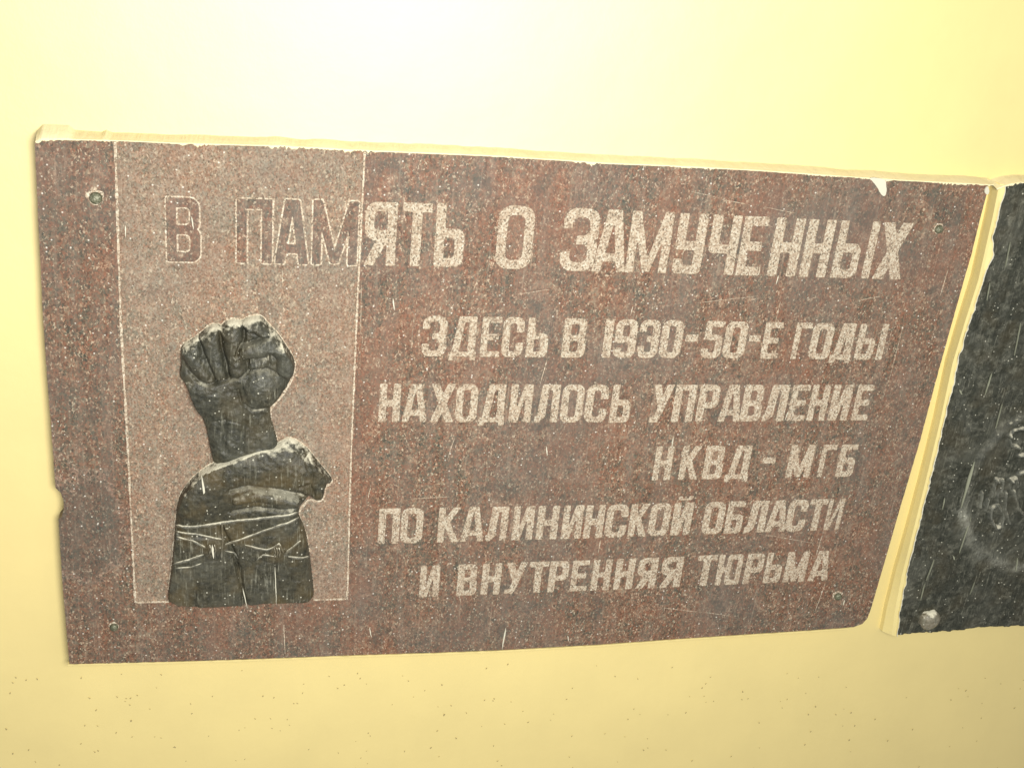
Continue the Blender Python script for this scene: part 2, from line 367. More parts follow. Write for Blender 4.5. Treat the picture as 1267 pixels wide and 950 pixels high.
def glyph(ch, w, s, b):
    """list of (sign, shape); height 1, width w, stem s, bar b"""
    r = min(w * 0.36, 0.2); ri = max((w - 2 * s) * 0.35, 0.01)
    A = lambda *q: (1, q[0]); 
    def a(f): return (1, f)
    def d(f): return (-1, f)
    VL, VR = a(Rr(0, 0, s, 1)), a(Rr(w - s, 0, w, 1))
    if ch == 'О0'[0] or ch == '0': return [a(Rr(0, 0, w, 1, r)), d(Rr(s, b, w - s, 1 - b, ri))]
    if ch == 'В': return [a(Rr(0, 0, w, .55, r * .8, 6)), a(Rr(0, .47, w * .97, 1, r * .8, 6)), d(Rr(s, b, w - s, .5 - b * .45, ri, 6)), d(Rr(s, .5 + b * .5, w - s, 1 - b, ri, 6)), d(Pg((w * .9, .51), (w * 1.1, .56), (w * 1.1, .46)))]
    if ch == 'П': return [VL, VR, a(Rr(0, 1 - b, w, 1))]
    if ch == 'А': return [a(Pg((0, 0), (s * .95, 0), (w / 2 + .03, 1), (w / 2 - s * .72, 1))), a(Pg((w, 0), (w - s * .95, 0), (w / 2 - .03, 1), (w / 2 + s * .72, 1))), a(Rr(w * .22, .17, w * .78, .17 + b * .95))]
    if ch == 'М': return [VL, VR, a(Pg((0, 1), (s * 1.05, 1), (w / 2 + s * .42, .02), (w / 2 - s * .42, .02))), a(Pg((w, 1), (w - s * 1.05, 1), (w / 2 - s * .42, .02), (w / 2 + s * .42, .02)))]
    if ch == 'Я': return [VR, a(Rr(0, .40, w, 1, r, 9)), d(Rr(s * .95, .42 + b, w - s, 1 - b, ri, 9)), a(Pg((0, 0), (s * 1.05, 0), (w * .80, .46), (w * .72 - s, .46)))]
    if ch == 'Т': return [a(Rr(0, 1 - b, w, 1)), a(Rr(w / 2 - s * .52, 0, w / 2 + s * .52, 1))]
    if ch == 'Ь': return [VL, a(Rr(0, 0, w, .61, r * .8, 6)), d(Rr(s, b, w - s, .61 - b, ri, 6))]
    if ch in 'З3': return [a(Rr(0, 0, w, 1, r)), d(Rr(s * .95, b, w - s, .5 - b * .5, ri)), d(Rr(s * .95, .5 + b * .5, w - s, 1 - b, ri)), d(Rr(-1, .32, w * .40, .68)), d(Pg((w * .9, .50), (w * 1.1, .56), (w * 1.1, .44)))]
    if ch == 'у': return [a(Rr(0, .48, s, 1)), a(Rr(0, .40, w, .40 + b, .05, 1)), a(Rr(w - s, 0, w, 1, .12, 2)), a(Rr(0, 0, w, b, .1, 3)), a(Rr(0, 0, s * .9, .26, .1, 1))]
    if ch == 'У': return [a(Pg((0, 1), (s * 1.02, 1), (w * .66, .40), (w * .42, .24))), a(Pg((w - s, 1), (w, 1), (w * .50, .10), (w * .36, 0), (w * .12, 0))), a(Rr(0, 0, w * .42, b * .95))]
    if ch == 'Ч': return [a(Rr(0, .44, s, 1)), a(Rr(0, .36, w, .36 + b, .08, 1)), VR]
    if ch == 'Е': return [VL, a(Rr(0, 1 - b, w, 1)), a(Rr(0, .5 - b / 2, w * .88, .5 + b / 2)), a(Rr(0, 0, w, b))]
    if ch == 'Н': return [VL, VR, a(Rr(0, .5 - b * .55, w, .5 + b * .55))]
    if ch == 'Ы':
        q = w * .64
        return [VL, a(Rr(0, 0, q, .61, r * .7, 6)), d(Rr(s, b, q - s * .9, .61 - b, .02, 6)), VR]
    if ch == 'Х': return [a(Pg((0, 0), (s * 1.15, 0), (w, 1), (w - s * 1.15, 1))), a(Pg((w, 0), (w - s * 1.15, 0), (0, 1), (s * 1.15, 1)))]
    if ch == 'Д':
        return [a(Rr(0, -.0, w, b * .85)), a(Rr(0, -.09, s * .75, .05)), a(Rr(w - s * .75, -.09, w, .05)), a(Rr(w - s * 1.12, 0, w - s * .12, 1)),
                a(Pg((s * .35, .05), (s * 1.25, .05), (w * .32 + s * .92, 1), (w * .32, 1))), a(Rr(w * .32, 1 - b, w - s * .12, 1))]
    if ch == 'С': return [a(Rr(0, 0, w, 1, r)), d(Rr(s, b, w - s, 1 - b, ri)), d(Rr(w * .5, .37, 2, .62))]
    if ch == '1': return [a(Rr(w * .0, 0, w, 1))]
    if ch == '9': return [a(Rr(0, 0, w, 1, r)), d(Rr(s, .40 + b, w - s, 1 - b, ri)), d(Rr(s, b, w - s, .40, ri)), d(Rr(-1, .27, s + .01, .385))]
    if ch == '5': return [a(Rr(.04, 1 - b, w, 1)), a(Rr(.04, .5, .04 + s * .9, 1)), a(Rr(0, 0, w, .64, r)), d(Rr(s, b, w - s, .64 - b, ri)), d(Rr(-1, .27, s + .01, .50))]
    if ch == '-': return [a(Rr(0, 0, w, 1))]
    if ch == 'Г': return [VL, a(Rr(0, 1 - b, w, 1))]
    if ch in 'ИЙ':
        g = [VL, VR, a(Pg((s * .55, 0), (s * 1.25, 0), (w - s * .55, 1), (w - s * 1.25, 1)))]
        if ch == 'Й': g += [a(Rr(w * .12, 1.07, w * .9, 1.20, .10, 3)), d(Rr(w * .36, 1.13, w * .66, 1.4))]
        return g
    if ch == 'Л': return [VR, a(Rr(w * .22, 1 - b, w, 1)), a(Pg((w * .22, 1), (w * .22 + s, 1), (w * .14 + s * .95, .14), (w * .22, 0), (0, 0), (0, b), (w * .1, b * 1.3)))]
    if ch == 'Р': return [VL, a(Rr(0, .37, w, 1, r * .85, 6)), d(Rr(s, .37 + b, w - s, 1 - b, ri, 6))]
    if ch == 'К': return [VL, a(Pg((s * .7, .40), (s * .7, .60), (w - s * 1.1, 1), (w, 1), (s * 1.25, .42))), a(Pg((s * 1.0, .46), (s * 1.5, .66), (w, 0), (w - s * 1.12, 0)))]
    if ch == 'Б': return [VL, a(Rr(0, 1 - b, w, 1)), a(Rr(0, 0, w, .60, r * .8, 6)), d(Rr(s, b, w - s, .60 - b, ri, 6))]
    if ch == 'Ю': return [VL, a(Rr(0, .5 - b / 2, w * .5, .5 + b / 2)), a(Rr(w * .36, 0, w, 1, .12)), d(Rr(w * .36 + s * .85, b, w - s * .9, 1 - b, .03))]
    raise KeyError(ch)
STEP = 0.00075
def trace(ch, u0, u1, v0, v1, s, b, seed, rough=0.10, nb=2, iso=0.5):
    """contour loops of a glyph in plane coordinates (u right, v up)"""
    H = v1 - v0; pad = 0.007; top = 0.012 + (0.2 * H if ch == 'Й' else 0); bot = pad + (0.1 * H if ch == 'Д' else 0)
    X = np.arange(u0 - pad, u1 + pad, STEP); Y = np.arange(v0 - bot, v1 + top, STEP)
    ss = [-0.25, 0.25]; F = np.zeros((len(Y), len(X)))
    for ax in ss:
        for ay in ss:
            GX, GY = np.meshgrid((X + ax * STEP - u0) / H, (Y + ay * STEP - v0) / H)
            ins = np.zeros(GX.shape, bool)
            for sg, f in glyph(ch, (u1 - u0) / H, s / H, b / H):
                if sg > 0: ins |= f(GX, GY)
                else: ins &= ~f(GX, GY)
            F += ins / 4.0
    F = blur(F, nb)
    GX, GY = np.meshgrid(X, Y)
    F = F + rough * 2 * fbm(GX, GY, 480, seed, 2) * (F > 0.02) * (F < 0.98)
    F[0] = F[-1] = 0; F[:, 0] = F[:, -1] = 0
    return contours(F, iso, X, Y)

# letter, left and right at mid height ('b' = measured at the foot), in photo pixels
LINES = [
 dict(top=[(206, 244.5), (570, 252), (740, 258.5), (1000, 271), (1122, 276)], bot=[(206, 323.5), (570, 331), (740, 336.5), (1000, 343), (1120, 346.5)], s=12.0, b=11.5,
  L=[('В', 206, 247.5, 'r'), ('П', 293, 336.5, 'r'), ('А', 340, 381, 'rb'), ('М', 387, 442.5, 'r'), ('Я', 451, 491), ('Т', 497, 533.5), ('Ь', 538.5, 575), ('О', 615, 660), ('З', 695.5, 740), ('А', 731, 773, 'b'),
     ('М', 778, 830), ('у', 836, 872), ('Ч', 877.5, 913.5), ('Е', 916, 946.5), ('Н', 955, 991), ('Н', 995, 1028.5), ('Ы', 1034, 1083), ('Х', 1086, 1123)]),
 dict(top=[(522, 390.5), (725, 394), (900, 397.5), (1095, 401)], bot=[(522, 441), (725, 442.8), (900, 443.5), (1085, 445.5)], s=9.6, b=7.4,
  L=[('З', 522.5, 553), ('Д', 556, 590.5), ('Е', 595.5, 620), ('С', 621.5, 648), ('Ь', 652, 679), ('В', 696.5, 725.7), ('1', 747, 758), ('9', 760.5, 788), ('3', 790, 816), ('0', 817.5, 844.5),
     ('-', 848, 864, (414, 423)), ('5', 869.5, 894.5), ('0', 896, 924), ('-', 927, 941.5, (415, 423)), ('Е', 944, 966), ('Г', 982, 1002.5), ('О', 1003, 1030), ('Д', 1030.5, 1057), ('Ы', 1060.5, 1096)]),
 dict(top=[(469, 474.5), (780, 476), (1077, 476)], bot=[(469, 522.3), (780, 523), (1077, 520)], s=9.6, b=7.4,
  L=[('Н', 469, 495.5), ('А', 496.5, 528, 'b'), ('Х', 532.5, 563), ('О', 564, 591), ('Д', 593.5, 626), ('И', 631, 658.5), ('Л', 663, 692), ('О', 694.5, 722), ('С', 724.5, 752), ('Ь', 756, 781),
     ('У', 806, 832), ('П', 833.5, 860), ('Р', 863.5, 889), ('А', 887, 915, 'b'), ('В', 918.5, 944), ('Л', 946.5, 974), ('Е', 977.5, 999.5), ('Н', 1002, 1024.5), ('И', 1028, 1052.5), ('Е', 1057.5, 1078)]),
 dict(top=[(812, 552), (1060, 549.5)], bot=[(812, 594.3), (1058, 589.5)], s=8.8, b=6.8,
  L=[('Н', 809.5, 832), ('К', 842, 866.5), ('В', 871.5, 895.5), ('Д', 900, 929), ('-', 943.7, 960, (565.6, 573.4)), ('М', 975.5, 1005.5), ('Г', 1014.5, 1032.5), ('Б', 1037.5, 1058.5)]),
 dict(top=[(468, 629), (740, 624.5), (1042, 616.5)], bot=[(468, 673), (740, 665.5), (1040, 655.3)], s=9.0, b=6.9,
  L=[('П', 468.3, 494.5), ('О', 496, 523.6), ('К', 542, 569), ('А', 568.7, 598, 'b'), ('Л', 602, 628.5), ('И', 634.5, 660.5), ('Н', 664.5, 691), ('И', 696, 721), ('Н', 723.6, 747.5), ('С', 749.5, 776.5), ('К', 778.8, 802.5),
     ('О', 803.5, 829), ('Й', 832, 856), ('О', 870.5, 896), ('Б', 898.5, 920), ('Л', 923.5, 949), ('А', 945.5, 971, 'b'), ('С', 974, 998), ('Т', 999.5, 1022), ('И', 1022.8, 1042.3)]),
 dict(top=[(520, 699.7), (760, 691.5), (1022, 680.8)], bot=[(520, 738.8), (760, 729.5), (1022, 718)], s=8.6, b=6.5,
  L=[('И', 519.5, 544), ('В', 566, 590.3), ('Н', 596, 620), ('У', 625.5, 651.5), ('Т', 653.5, 678), ('Р', 679, 703.3), ('Е', 707, 728), ('Н', 732.5, 756), ('Н', 761, 784.5), ('Я', 788.5, 813), ('Я', 818, 844),
     ('Т', 861, 885.5), ('Ю', 887.5, 917.5), ('Р', 922, 944), ('Ь', 947, 968), ('М', 972, 999), ('А', 998.5, 1023.5, 'b')]),
]
def interp(t, x): return float(np.interp(x, [a for a, _ in t], [c for _, c in t])) if t[0][0] <= x <= t[-1][0] else (t[0][1] if x < t[0][0] else t[-1][1])
skin = MB(); holes = []
def pxm(x, y, n=1.0):                                   # metres per photo pixel, along the row and down the column
    a = P(x - 1, y); c = P(x + 1, y); e = P(x, y - 1); g = P(x, y + 1)
    return (c[0] - a[0]) / 2, (e[1] - g[1]) / 2
PX0 = P(452, 188)[0]
cnt = 0
for li, ln in enumerate(LINES):
    items = []
    for it in ln['L']:
        ch, xa, xb = it[:3]; ex = it[3] if len(it) > 3 else ''
        xm = (xa + xb) / 2
        yt, yb = interp(ln['top'], xm), interp(ln['bot'], xm)
        if isinstance(ex, tuple): yt, yb = ex; ex = ''
        ym = yb if 'b' in ex else (yt + yb) / 2
        u0, u1 = P(xa, ym)[0], P(xb, ym)[0]
        v1, v0 = P(xm, yt)[1], P(xm, yb)[1]
        items.append([ch, u0, u1, v0, v1, ex, xm, (yt + yb) / 2])
    pk = [i for i in items if 'r' not in i[5]]
    lo_v = min(i[3] for i in pk) - 0.012; hi_v = max(i[4] for i in pk) + 0.018
    for q, it in enumerate(items):
        ch, u0, u1, v0, v1, ex, xm, ym = it
        sx, sy = pxm(xm, ym)
        s, b = ln['s'] * sx, ln['b'] * sy
        if ch == 'О' and li: s *= 0.96
        if ch == 'М': s *= 0.88
        if ch in 'АХКИЙ' and li: s *= 0.93
        if ch in 'ЫЮ': s *= 0.86
        if ch not in '1-': s = min(s, 0.355 * (u1 - u0), 0.27 * (u1 - u0) if ch in 'ИЙНМХ' and (u1 - u0) < 0.027 and li > 1 else 1)
        if ch == '1': s = u1 - u0
        cnt += 1
        if 'r' in ex:                                   # polished letter left standing in the pecked panel
            loops = trace(ch, u0, u1, v0, v1, s, b, 100 + cnt, 0.05, 1)
            mb = MB(); outs = [l for l in loops if area(l) > 0]; ins = [l for l in loops if area(l) < 0]
            mb.fill(outs + ins, 0.0)
            for l in loops: mb.walls(l, 0.0, SK + 0.0005)
            o = mb.build('letter', M_GRAN, plaque); o['label'] = 'polished dark letter with a pale scored outline'
            big = trace(ch, u0, u1, v0, v1, s, b, 100 + cnt, 0.06, 5, 0.055)
            rg = MB()
            bo = [l for l in big if area(l) > 0]; bi = [l for l in big if area(l) < 0]
            rg.fill(bo + [l for l in bi if abs(area(l)) > 4e-5], 0.00065)
            for l in bo: rg.walls(l, 0.00065, SK + 0.0002)
            rg.build('outline', M_LINE, o)
        else:
            loops = trace(ch, u0, u1, v0, v1, s, b, 100 + cnt)
            it.append(loops)
            mb = MB(); outs = [l for l in loops if area(l) > 0]; ins = [l for l in loops if area(l) < 0]
            for ou in outs:
                a = np.array(ou); hh = [l for l in ins if a[:, 0].min() < l[0][0] < a[:, 0].max() and a[:, 1].min() < l[0][1] < a[:, 1].max()]
                mb.fill([ou] + hh, 0.0008)
            for l in loops: mb.walls(l[::-1], 0.00002, 0.0008)
            mb.build('letter', M_PECK, plaque)
    # the polished skin round this line: one patch per letter so every outline is cut out of it
    def ext(l): a = np.array(l); return a[:, 0].min(), a[:, 0].max()
    L0 = min(ext(l)[0] for l in pk[0][8]); L1 = max(ext(l)[1] for l in pk[-1][8])
    bands = []
    allv = [p[1] for i in pk for l in i[8] for p in l]
    lo_v = min(allv) - 0.002; hi_v = max(allv) + 0.002
    left = max(L0 - 0.003, 0) if li else max(PX0 + 0.0012, L0 - 0.0015)
    groups = [[pk[0]]]                                  # neighbours whose outlines overlap share one patch
    for i in pk[1:]:
        if min(ext(l)[0] for l in i[8]) < max(ext(l)[1] for g in groups[-1] for l in g[8]) + 0.0004: groups[-1].append(i)
        else: groups.append([i])
    cur = min(left, L0 - 0.0004)
    holes_left = cur
    for gi, g in enumerate(groups):
        ge = max(ext(l)[1] for i in g for l in i[8])
        nxt = (ge + min(ext(l)[0] for l in groups[gi + 1][0][8])) / 2 if gi + 1 < len(groups) else L1 + 0.003
        lp = [l for i in g for l in i[8]]
        rect = [(cur, lo_v), (nxt, lo_v), (nxt, hi_v), (cur, hi_v)]
        skin.fill([rect] + [l for l in lp if area(l) > 0], 0.0)
        for l in lp:
            if area(l) < 0: skin.fill([l[::-1]], 0.0)
        cur = nxt
    holes.append([(holes_left, lo_v), (cur, lo_v), (cur, hi_v), (holes_left, hi_v)])
    if li == 0: band1 = holes[-1]

# panel, scored lines
pA, pB, pC, pD = P(142, 172), P(452.5, 184), P(430, 741.5), P(166.5, 746)
pl = [pD, pC, (P(445.8, 330)[0], P(446, 330)[1]), pB, pA, P(149.5, 390), P(158, 560)]
# panel opening in the skin reaches the slab's top edge: the skin is cut into left strip, foot strip and text field
def top_at(u):
    return max(v for (a, v), (c, d) in zip(outline, outline[1:] + outline[:1]) if min(a, c) - 1e-9 <= u <= max(a, c) + 1e-9)
pan_l = [P(142.5, 176), P(149, 390), P(158.5, 560), P(167.3, 745)]
pan_r = [P(451.8, 188), P(442.7, 370), P(434.6, 565), P(430, 741)]
band_line = []
def seg(p, c=0): return p
# text field + strips are one outer polygon with the panel as a notch open at the top
ol = outline[:]                                         # counter-clockwise
iT = [i for i, (a, v) in enumerate(ol) if pan_l[0][0] < a < pan_r[0][0] and v > -0.1]
i0, i1 = min(iT), max(iT)
seq = ol[i1 + 1:] + ol[:i0]                             # ccw: along the top leftwards -> after the notch ... back to right of the notch
poly = seq + [(pan_r[0][0], ol[i0][1])] + pan_r[1:] + pan_l[::-1][:-1] + [(pan_l[0][0], ol[i1][1])]
poly = [p for p in poly]
skin.fill([poly] + holes, 0.0)
skin.walls(poly, 0.0, SK)
skin.build('polished_face', M_GRAN, plaque)
panel_poly = [ol[i] for i in range(i0, i1 + 1)] + [(pan_l[0][0], ol[i1][1])] + pan_l[1:] + pan_r[::-1][:-1] + [(pan_r[0][0], ol[i0][1])]
if area(panel_poly) < 0: panel_poly = panel_poly[::-1]
pm_ = MB(); pm_.fill([panel_poly], 0.0009); pm_.walls(panel_poly, 0.0009, SK)
o = pm_.build('pecked_panel', M_PANEL, plaque)
def strip(name, pts, wd, mat, parent, y0=-0.0003, y1=0.0014, seed=0):
    p = resample(pts, 0.003, False); a = np.array(p); n = len(a)
    t = np.gradient(a, axis=0); t /= np.linalg.norm(t, axis=1)[:, None]; nn = np.stack([-t[:, 1], t[:, 0]], 1)
    wv = wd / 2 * (1 + 0.9 * fbm(a[:, 0], a[:, 1], 140, seed, 2))[:, None]
    l = [tuple(q) for q in (a - nn * wv)] + [tuple(q) for q in (a + nn * wv)[::-1]]
    if area(l) < 0: l = l[::-1]
    mb = MB(); mb.fill([l], y0); mb.walls(l, y0, y1); return mb.build(name, mat, parent)
strip('frame_line', pan_l, 0.0026, M_LINE, plaque, seed=1)
strip('frame_line', [(x - .0004, z) for x, z in pan_r], 0.0024, M_LINE, plaque, seed=2)
strip('frame_line', [P(168.5, 745), P(209, 744)], 0.0024, M_LINE, plaque, seed=3)
strip('frame_line', [P(388, 742), P(429, 740.7)], 0.0022, M_LINE, plaque, seed=4)

# ---- bolts
def disc(mb, u, v, prof, n=18, wob=0.0, seed=0):
    rings = []
    for k, (r, y) in enumerate(prof):
        rings.append([(u + r * (1 + wob * vnoise(math.cos(2 * math.pi * i / n) * 2 + 9, math.sin(2 * math.pi * i / n) * 2 + seed, seed)) * math.cos(2 * math.pi * i / n), y,
                       v + r * (1 + wob * vnoise(math.cos(2 * math.pi * i / n) * 2 + 9, math.sin(2 * math.pi * i / n) * 2 + seed, seed)) * math.sin(2 * math.pi * i / n)) for i in range(n)])
    vs = [p for q in rings for p in q]; f = []
    for k in range(len(rings) - 1):
        for i in range(n): f.append((k * n + i, k * n + (i + 1) % n, (k + 1) * n + (i + 1) % n, (k + 1) * n + i))
    f.append(tuple(range((len(rings) - 1) * n, len(rings) * n)))
    mb.add(vs, f)
for k, (x, y, lb) in enumerate(((118.5, 245.5, 1.15), (1162, 284, 0.95), (1037, 738, 1.0), (141, 776, 0.9))):
    u, v = P(x, y, 0.002); r = 0.0062 * lb
    hd = MB(); disc(hd, u, v, [(r, 0.0), (r, -0.0022), (r * .86, -0.0042), (r * .55, -0.0056), (r * .2, -0.0061)], 16)
    b_ = hd.build('bolt', M_METAL, plaque, False)
    sl_ = MB(); a0 = random.uniform(0, 3)
    c, s_ = math.cos(a0), math.sin(a0); q = [(-.7 * r, -.0006), (.7 * r, -.0006), (.7 * r, .0006), (-.7 * r, .0006)]
    wr = MB(); disc(wr, u - 0.0006, v + 0.0012, [(r * 1.3, -0.00005), (r * 1.22, -0.0004), (r * 0.95, -0.0004)], 22, 0.5, k)
    wr.build('worn_collar', M_LINE, b_, False)

# ---- dried paint runs and scratches on the stone
def drip(a, c, wd, parent, d=0.0, mat=M_WHITE, name='drip_or_lit_ridge', th=0.0005):
    p0, p1 = P(*a, d), P(*c, d); n = 7; L = []; Rr_ = []
    dx, dy = p1[0] - p0[0], p1[1] - p0[1]; ln = math.hypot(dx, dy); nx_, ny_ = -dy / ln, dx / ln
    for i in range(n):
        t = i / (n - 1); wv = wd / 2 * (0.18 + math.sin(math.pi * min(1, t ** 0.75)) ** 0.8) * (0.8 + 0.4 * random.random()); o_ = 0.0004 * (random.random() - .5)
        L.append((p0[0] + dx * t - nx_ * (wv + o_), p0[1] + dy * t - ny_ * (wv + o_))); Rr_.append((p0[0] + dx * t + nx_ * (wv - o_), p0[1] + dy * t + ny_ * (wv - o_)))
    l = L + Rr_[::-1]
    if area(l) < 0: l = l[::-1]
    mb = MB(); mb.fill([l], -d - th); mb.walls(l, -d - th, -d + 0.0012); return mb.build(name, mat, parent)
for a, c, wd in [((237, 268), (239.5, 284), 1.9), ((155, 279), (155.5, 294), 1.6), ((486, 369), (488, 384), 2.0), ((677, 444), (668, 476), 1.5), ((783, 378), (780, 391), 1.2),
                 ((963, 341), (960, 352), 1.8), ((966, 372), (958, 404), 0.9), ((1173, 333), (1163, 366), 1.1), ((743, 668), (740, 684), 1.5), ((676, 552), (677, 564), 1.9), ((457, 776), (459.5, 788), 1.8),
                 ((702.5, 786), (703.5, 793), 1.7), ((975, 509), (971, 520), 1.6), ((568, 737), (570, 744), 1.5), ((833, 541), (831, 554), 1.6), ((1019, 656), (1008, 692), 1.0), ((1021, 722), (1006, 762), 1.1),
                 ((563, 540), (553, 569), 1.0), ((626, 776), (621, 803), 2.6), ((351, 772), (353, 811), 1.5), ((450, 246), (443, 256), 1.3), ((459, 600), (455, 618), 1.4), ((447, 345), (446, 420), 0.8), ((1045, 742), (1043, 748), 2.2),
                 ((350, 330), (349, 356), 0.9), ((215, 360), (211, 380), 1.0), ((530, 725), (533, 746), 0.9), ((905, 300), (909, 330), 0.8), ((1118, 400), (1100, 470), 0.7), ((640, 480), (637, 500), .9)]:
    drip(a, c, wd * 0.0007, plaque, mat=M_WHITE if wd > 1.55 else M_LINE)
for a, c in [((855, 237), (890, 245)), ((893, 247), (930, 254)), ((945, 256), (985, 264)), ((640, 364), (688, 357)), ((815, 751), (868, 757)), ((872, 757), (905, 762)), ((505, 617), (560, 614)), ((1060, 372), (1092, 366)), ((938, 660), (1010, 672)), ((860, 375), (940, 366))]:
    drip(a, c, 0.0005, plaque, mat=M_LINE, name='scratch', th=0.0003)

# ---- relief: raised fist and the bound, drooping hand below it
def z1(x, y): return (190 + x / 4.873, 370 + y / 4.872)
def z2(x, y): return (190 + x / 4.419, 555 + y / 4.419)
def seg_d(U, V, a, c):
    dx, dy = c[0] - a[0], c[1] - a[1]; t = np.clip(((U - a[0]) * dx + (V - a[1]) * dy) / (dx * dx + dy * dy + 1e-12), 0, 1)
    return np.hypot(U - a[0] - t * dx, V - a[1] - t * dy), t
def sdf(U, V, poly):
    D = np.full(U.shape, 9.0); ins = np.zeros(U.shape, bool); n = len(poly)
    for i in range(n):
        a, c = poly[i], poly[(i + 1) % n]; D = np.minimum(D, seg_d(U, V, a, c)[0])
        if a[1] != c[1]: ins ^= ((a[1] > V) != (c[1] > V)) & (U < (c[0] - a[0]) * (V - a[1]) / (c[1] - a[1]) + a[0])
    return np.where(ins, D, -D)
def smooth_poly(p, k=2):
    for _ in range(k):
        q = []
        for i in range(len(p)):
            a, c = p[i], p[(i + 1) % len(p)]
            q += [(a[0] * .75 + c[0] * .25, a[1] * .75 + c[1] * .25), (a[0] * .25 + c[0] * .75, a[1] * .25 + c[1] * .75)]
        p = q
    return p
def dome(D, w_, h): return h * np.sqrt(np.clip(1 - (1 - np.clip(D / w_, 0, 1)) ** 2, 0, 1))
def cap(U, V, pts, rad, h0, h1):
    """rounded bar through pts with radii rad (m): profile h0 + h1 * circle"""
    H = np.zeros(U.shape)
    for i in range(len(pts) - 1):
        d_, t = seg_d(U, V, pts[i], pts[i + 1]); r = rad[i] + (rad[i + 1] - rad[i]) * t
        H = np.maximum(H, np.where(d_ < r, h0 + h1 * np.sqrt(np.clip(1 - (d_ / r) ** 2, 0, 1)), 0))
    return H
def smax(a, c, k): 
    h = np.clip(0.5 + 0.5 * (a - c) / k, 0, 1); return c * (1 - h) + a * h + k * h * (1 - h)
def put_attr(o, name, U, V, F, g):
    c = np.empty(len(o.data.vertices) * 3); o.data.vertices.foreach_get('co', c); c = c.reshape(-1, 3)
    j = np.rint((c[:, 0] - U[0, 0]) / g).astype(int); i = np.rint((c[:, 2] - V[0, 0]) / g).astype(int)
    o.data.attributes.new(name, 'FLOAT', 'POINT').data.foreach_set('value', np.clip(F[i, j], 0, 1).astype(np.float32))
def hf_mesh(name, U, V, H, mat, parent, floor=-0.0009):
    ny, nx_ = H.shape; keep = H > 0.00001
    cell = keep[:-1, :-1] | keep[1:, :-1] | keep[:-1, 1:] | keep[1:, 1:]
    idx = -np.ones(H.shape, int); used = np.zeros(H.shape, bool)
    for a, c in ((0, 0), (1, 0), (0, 1), (1, 1)): used[a:ny - 1 + a, c:nx_ - 1 + c] |= cell
    idx[used] = np.arange(used.sum())
    Hh = np.where(keep, H, floor)
    v = np.stack([U[used], -Hh[used], V[used]], 1)
    ii, jj = np.nonzero(cell)
    f = np.stack([idx[ii, jj], idx[ii, jj + 1], idx[ii + 1, jj + 1], idx[ii + 1, jj]], 1)
    return mesh(name, v.tolist(), f.tolist(), mat, parent, True)
K = 0.000205                                            # metres per z1 unit
def Q1(x, y, d=0.018): return P(*z1(x, y), d)
def Q2(x, y, d=0.018): return P(*z2(x, y), d)
G = 0.0008
U, V = np.meshgrid(np.arange(0.130, 0.410, G), np.arange(-0.70, -0.17, G))
# fist outline: (x, y, height at which the silhouette is seen)
fo = [(168, 400, 8), (160, 330, 6), (172, 275, 2), (235, 236, 0), (275, 212, 0), (310, 178, 0), (350, 150, 0), (388, 147, 0), (408, 160, 0), (440, 130, 0), (480, 116, 0), (528, 128, 0), (562, 110, 0), (610, 98, 0), (650, 100, 0),
      (692, 150, 0), (730, 185, 1), (770, 240, 2), (802, 290, 3), (832, 340, 5), (850, 385, 8), (853, 430, 10), (840, 480, 14), (810, 545, 16), (770, 600, 16), (730, 645, 16), (702, 675, 15), (705, 730, 13), (722, 790, 12), (745, 860, 12), (760, 1000, 12),
      (370, 1030, 12), (345, 940, 12), (325, 830, 12), (305, 760, 14), (275, 710, 15), (240, 660, 15), (215, 590, 15), (193, 530, 15), (160, 500, 14), (155, 460, 12)]
fp = smooth_poly([Q1(x, y, h / 1000) for x, y, h in fo])
def circ(x, y, rx, ry, q=Q1, k=K, d=0.018):
    c = q(x, y, d); return np.clip(1 - ((U - c[0]) / (rx * k)) ** 2 - ((V - c[1]) / (ry * k)) ** 2, 0, 1)
D = sdf(U, V, fp)
H = dome(D, 0.016, 0.013)
H = smax(H, 0.007 + 0.011 * np.sqrt(circ(330, 600, 170, 150)), 0.003)          # heel of the palm
H = smax(H, 0.006 + 0.015 * np.sqrt(circ(655, 560, 125, 135)), 0.0015)           # ball of the thumb
for pts, rad, h0, h1 in [
    ([(205, 330), (250, 400), (308, 470)], (44, 46, 40), 8, 11), ([(225, 290), (240, 330)], (52, 50), 8, 11),        # little finger
    ([(332, 218), (352, 330), (398, 462)], (62, 62, 52), 9, 12),                                              # ring finger
    
    ([(462, 178), (482, 300), (500, 440)], (66, 64, 60), 9, 12),                                              # middle finger
    ([(590, 160), (632, 165), (672, 205)], (56, 60, 46), 10, 12),                                                             # index finger, first joint
    ([(590, 420), (660, 400), (715, 380)], (38, 40, 40), 7, 9),                                              # its tip under the thumb
    ]:
    H = smax(H, cap(U, V, [Q1(x, y) for x, y in pts], [r * K for r in rad], h0 / 1000, h1 / 1000), 0.0006)
H = smax(H, cap(U, V, [Q1(560, 335, .024), Q1(640, 320, .024), Q1(730, 290, .024)], [r * K for r in (50, 56, 60)], 0.013, 0.011), 0.0004)   # thumb laid across
H = smax(H, cap(U, V, [Q1(730, 290, .022), Q1(790, 350, .02), Q1(800, 440, .018)], [r * K for r in (58, 56, 60)], 0.010, 0.011), 0.0008)
def groove(H, pts, wd, dp, q=Q1, d=0.018):
    P_ = [q(x, y, d) for x, y in pts]; m_ = np.full(H.shape, 9.0)
    for a, c in zip(P_, P_[1:]): m_ = np.minimum(m_, seg_d(U, V, a, c)[0])
    return H - dp * np.exp(-(m_ / wd) ** 2) * np.clip((D - 0.002) / 0.009, 0.12, 1)
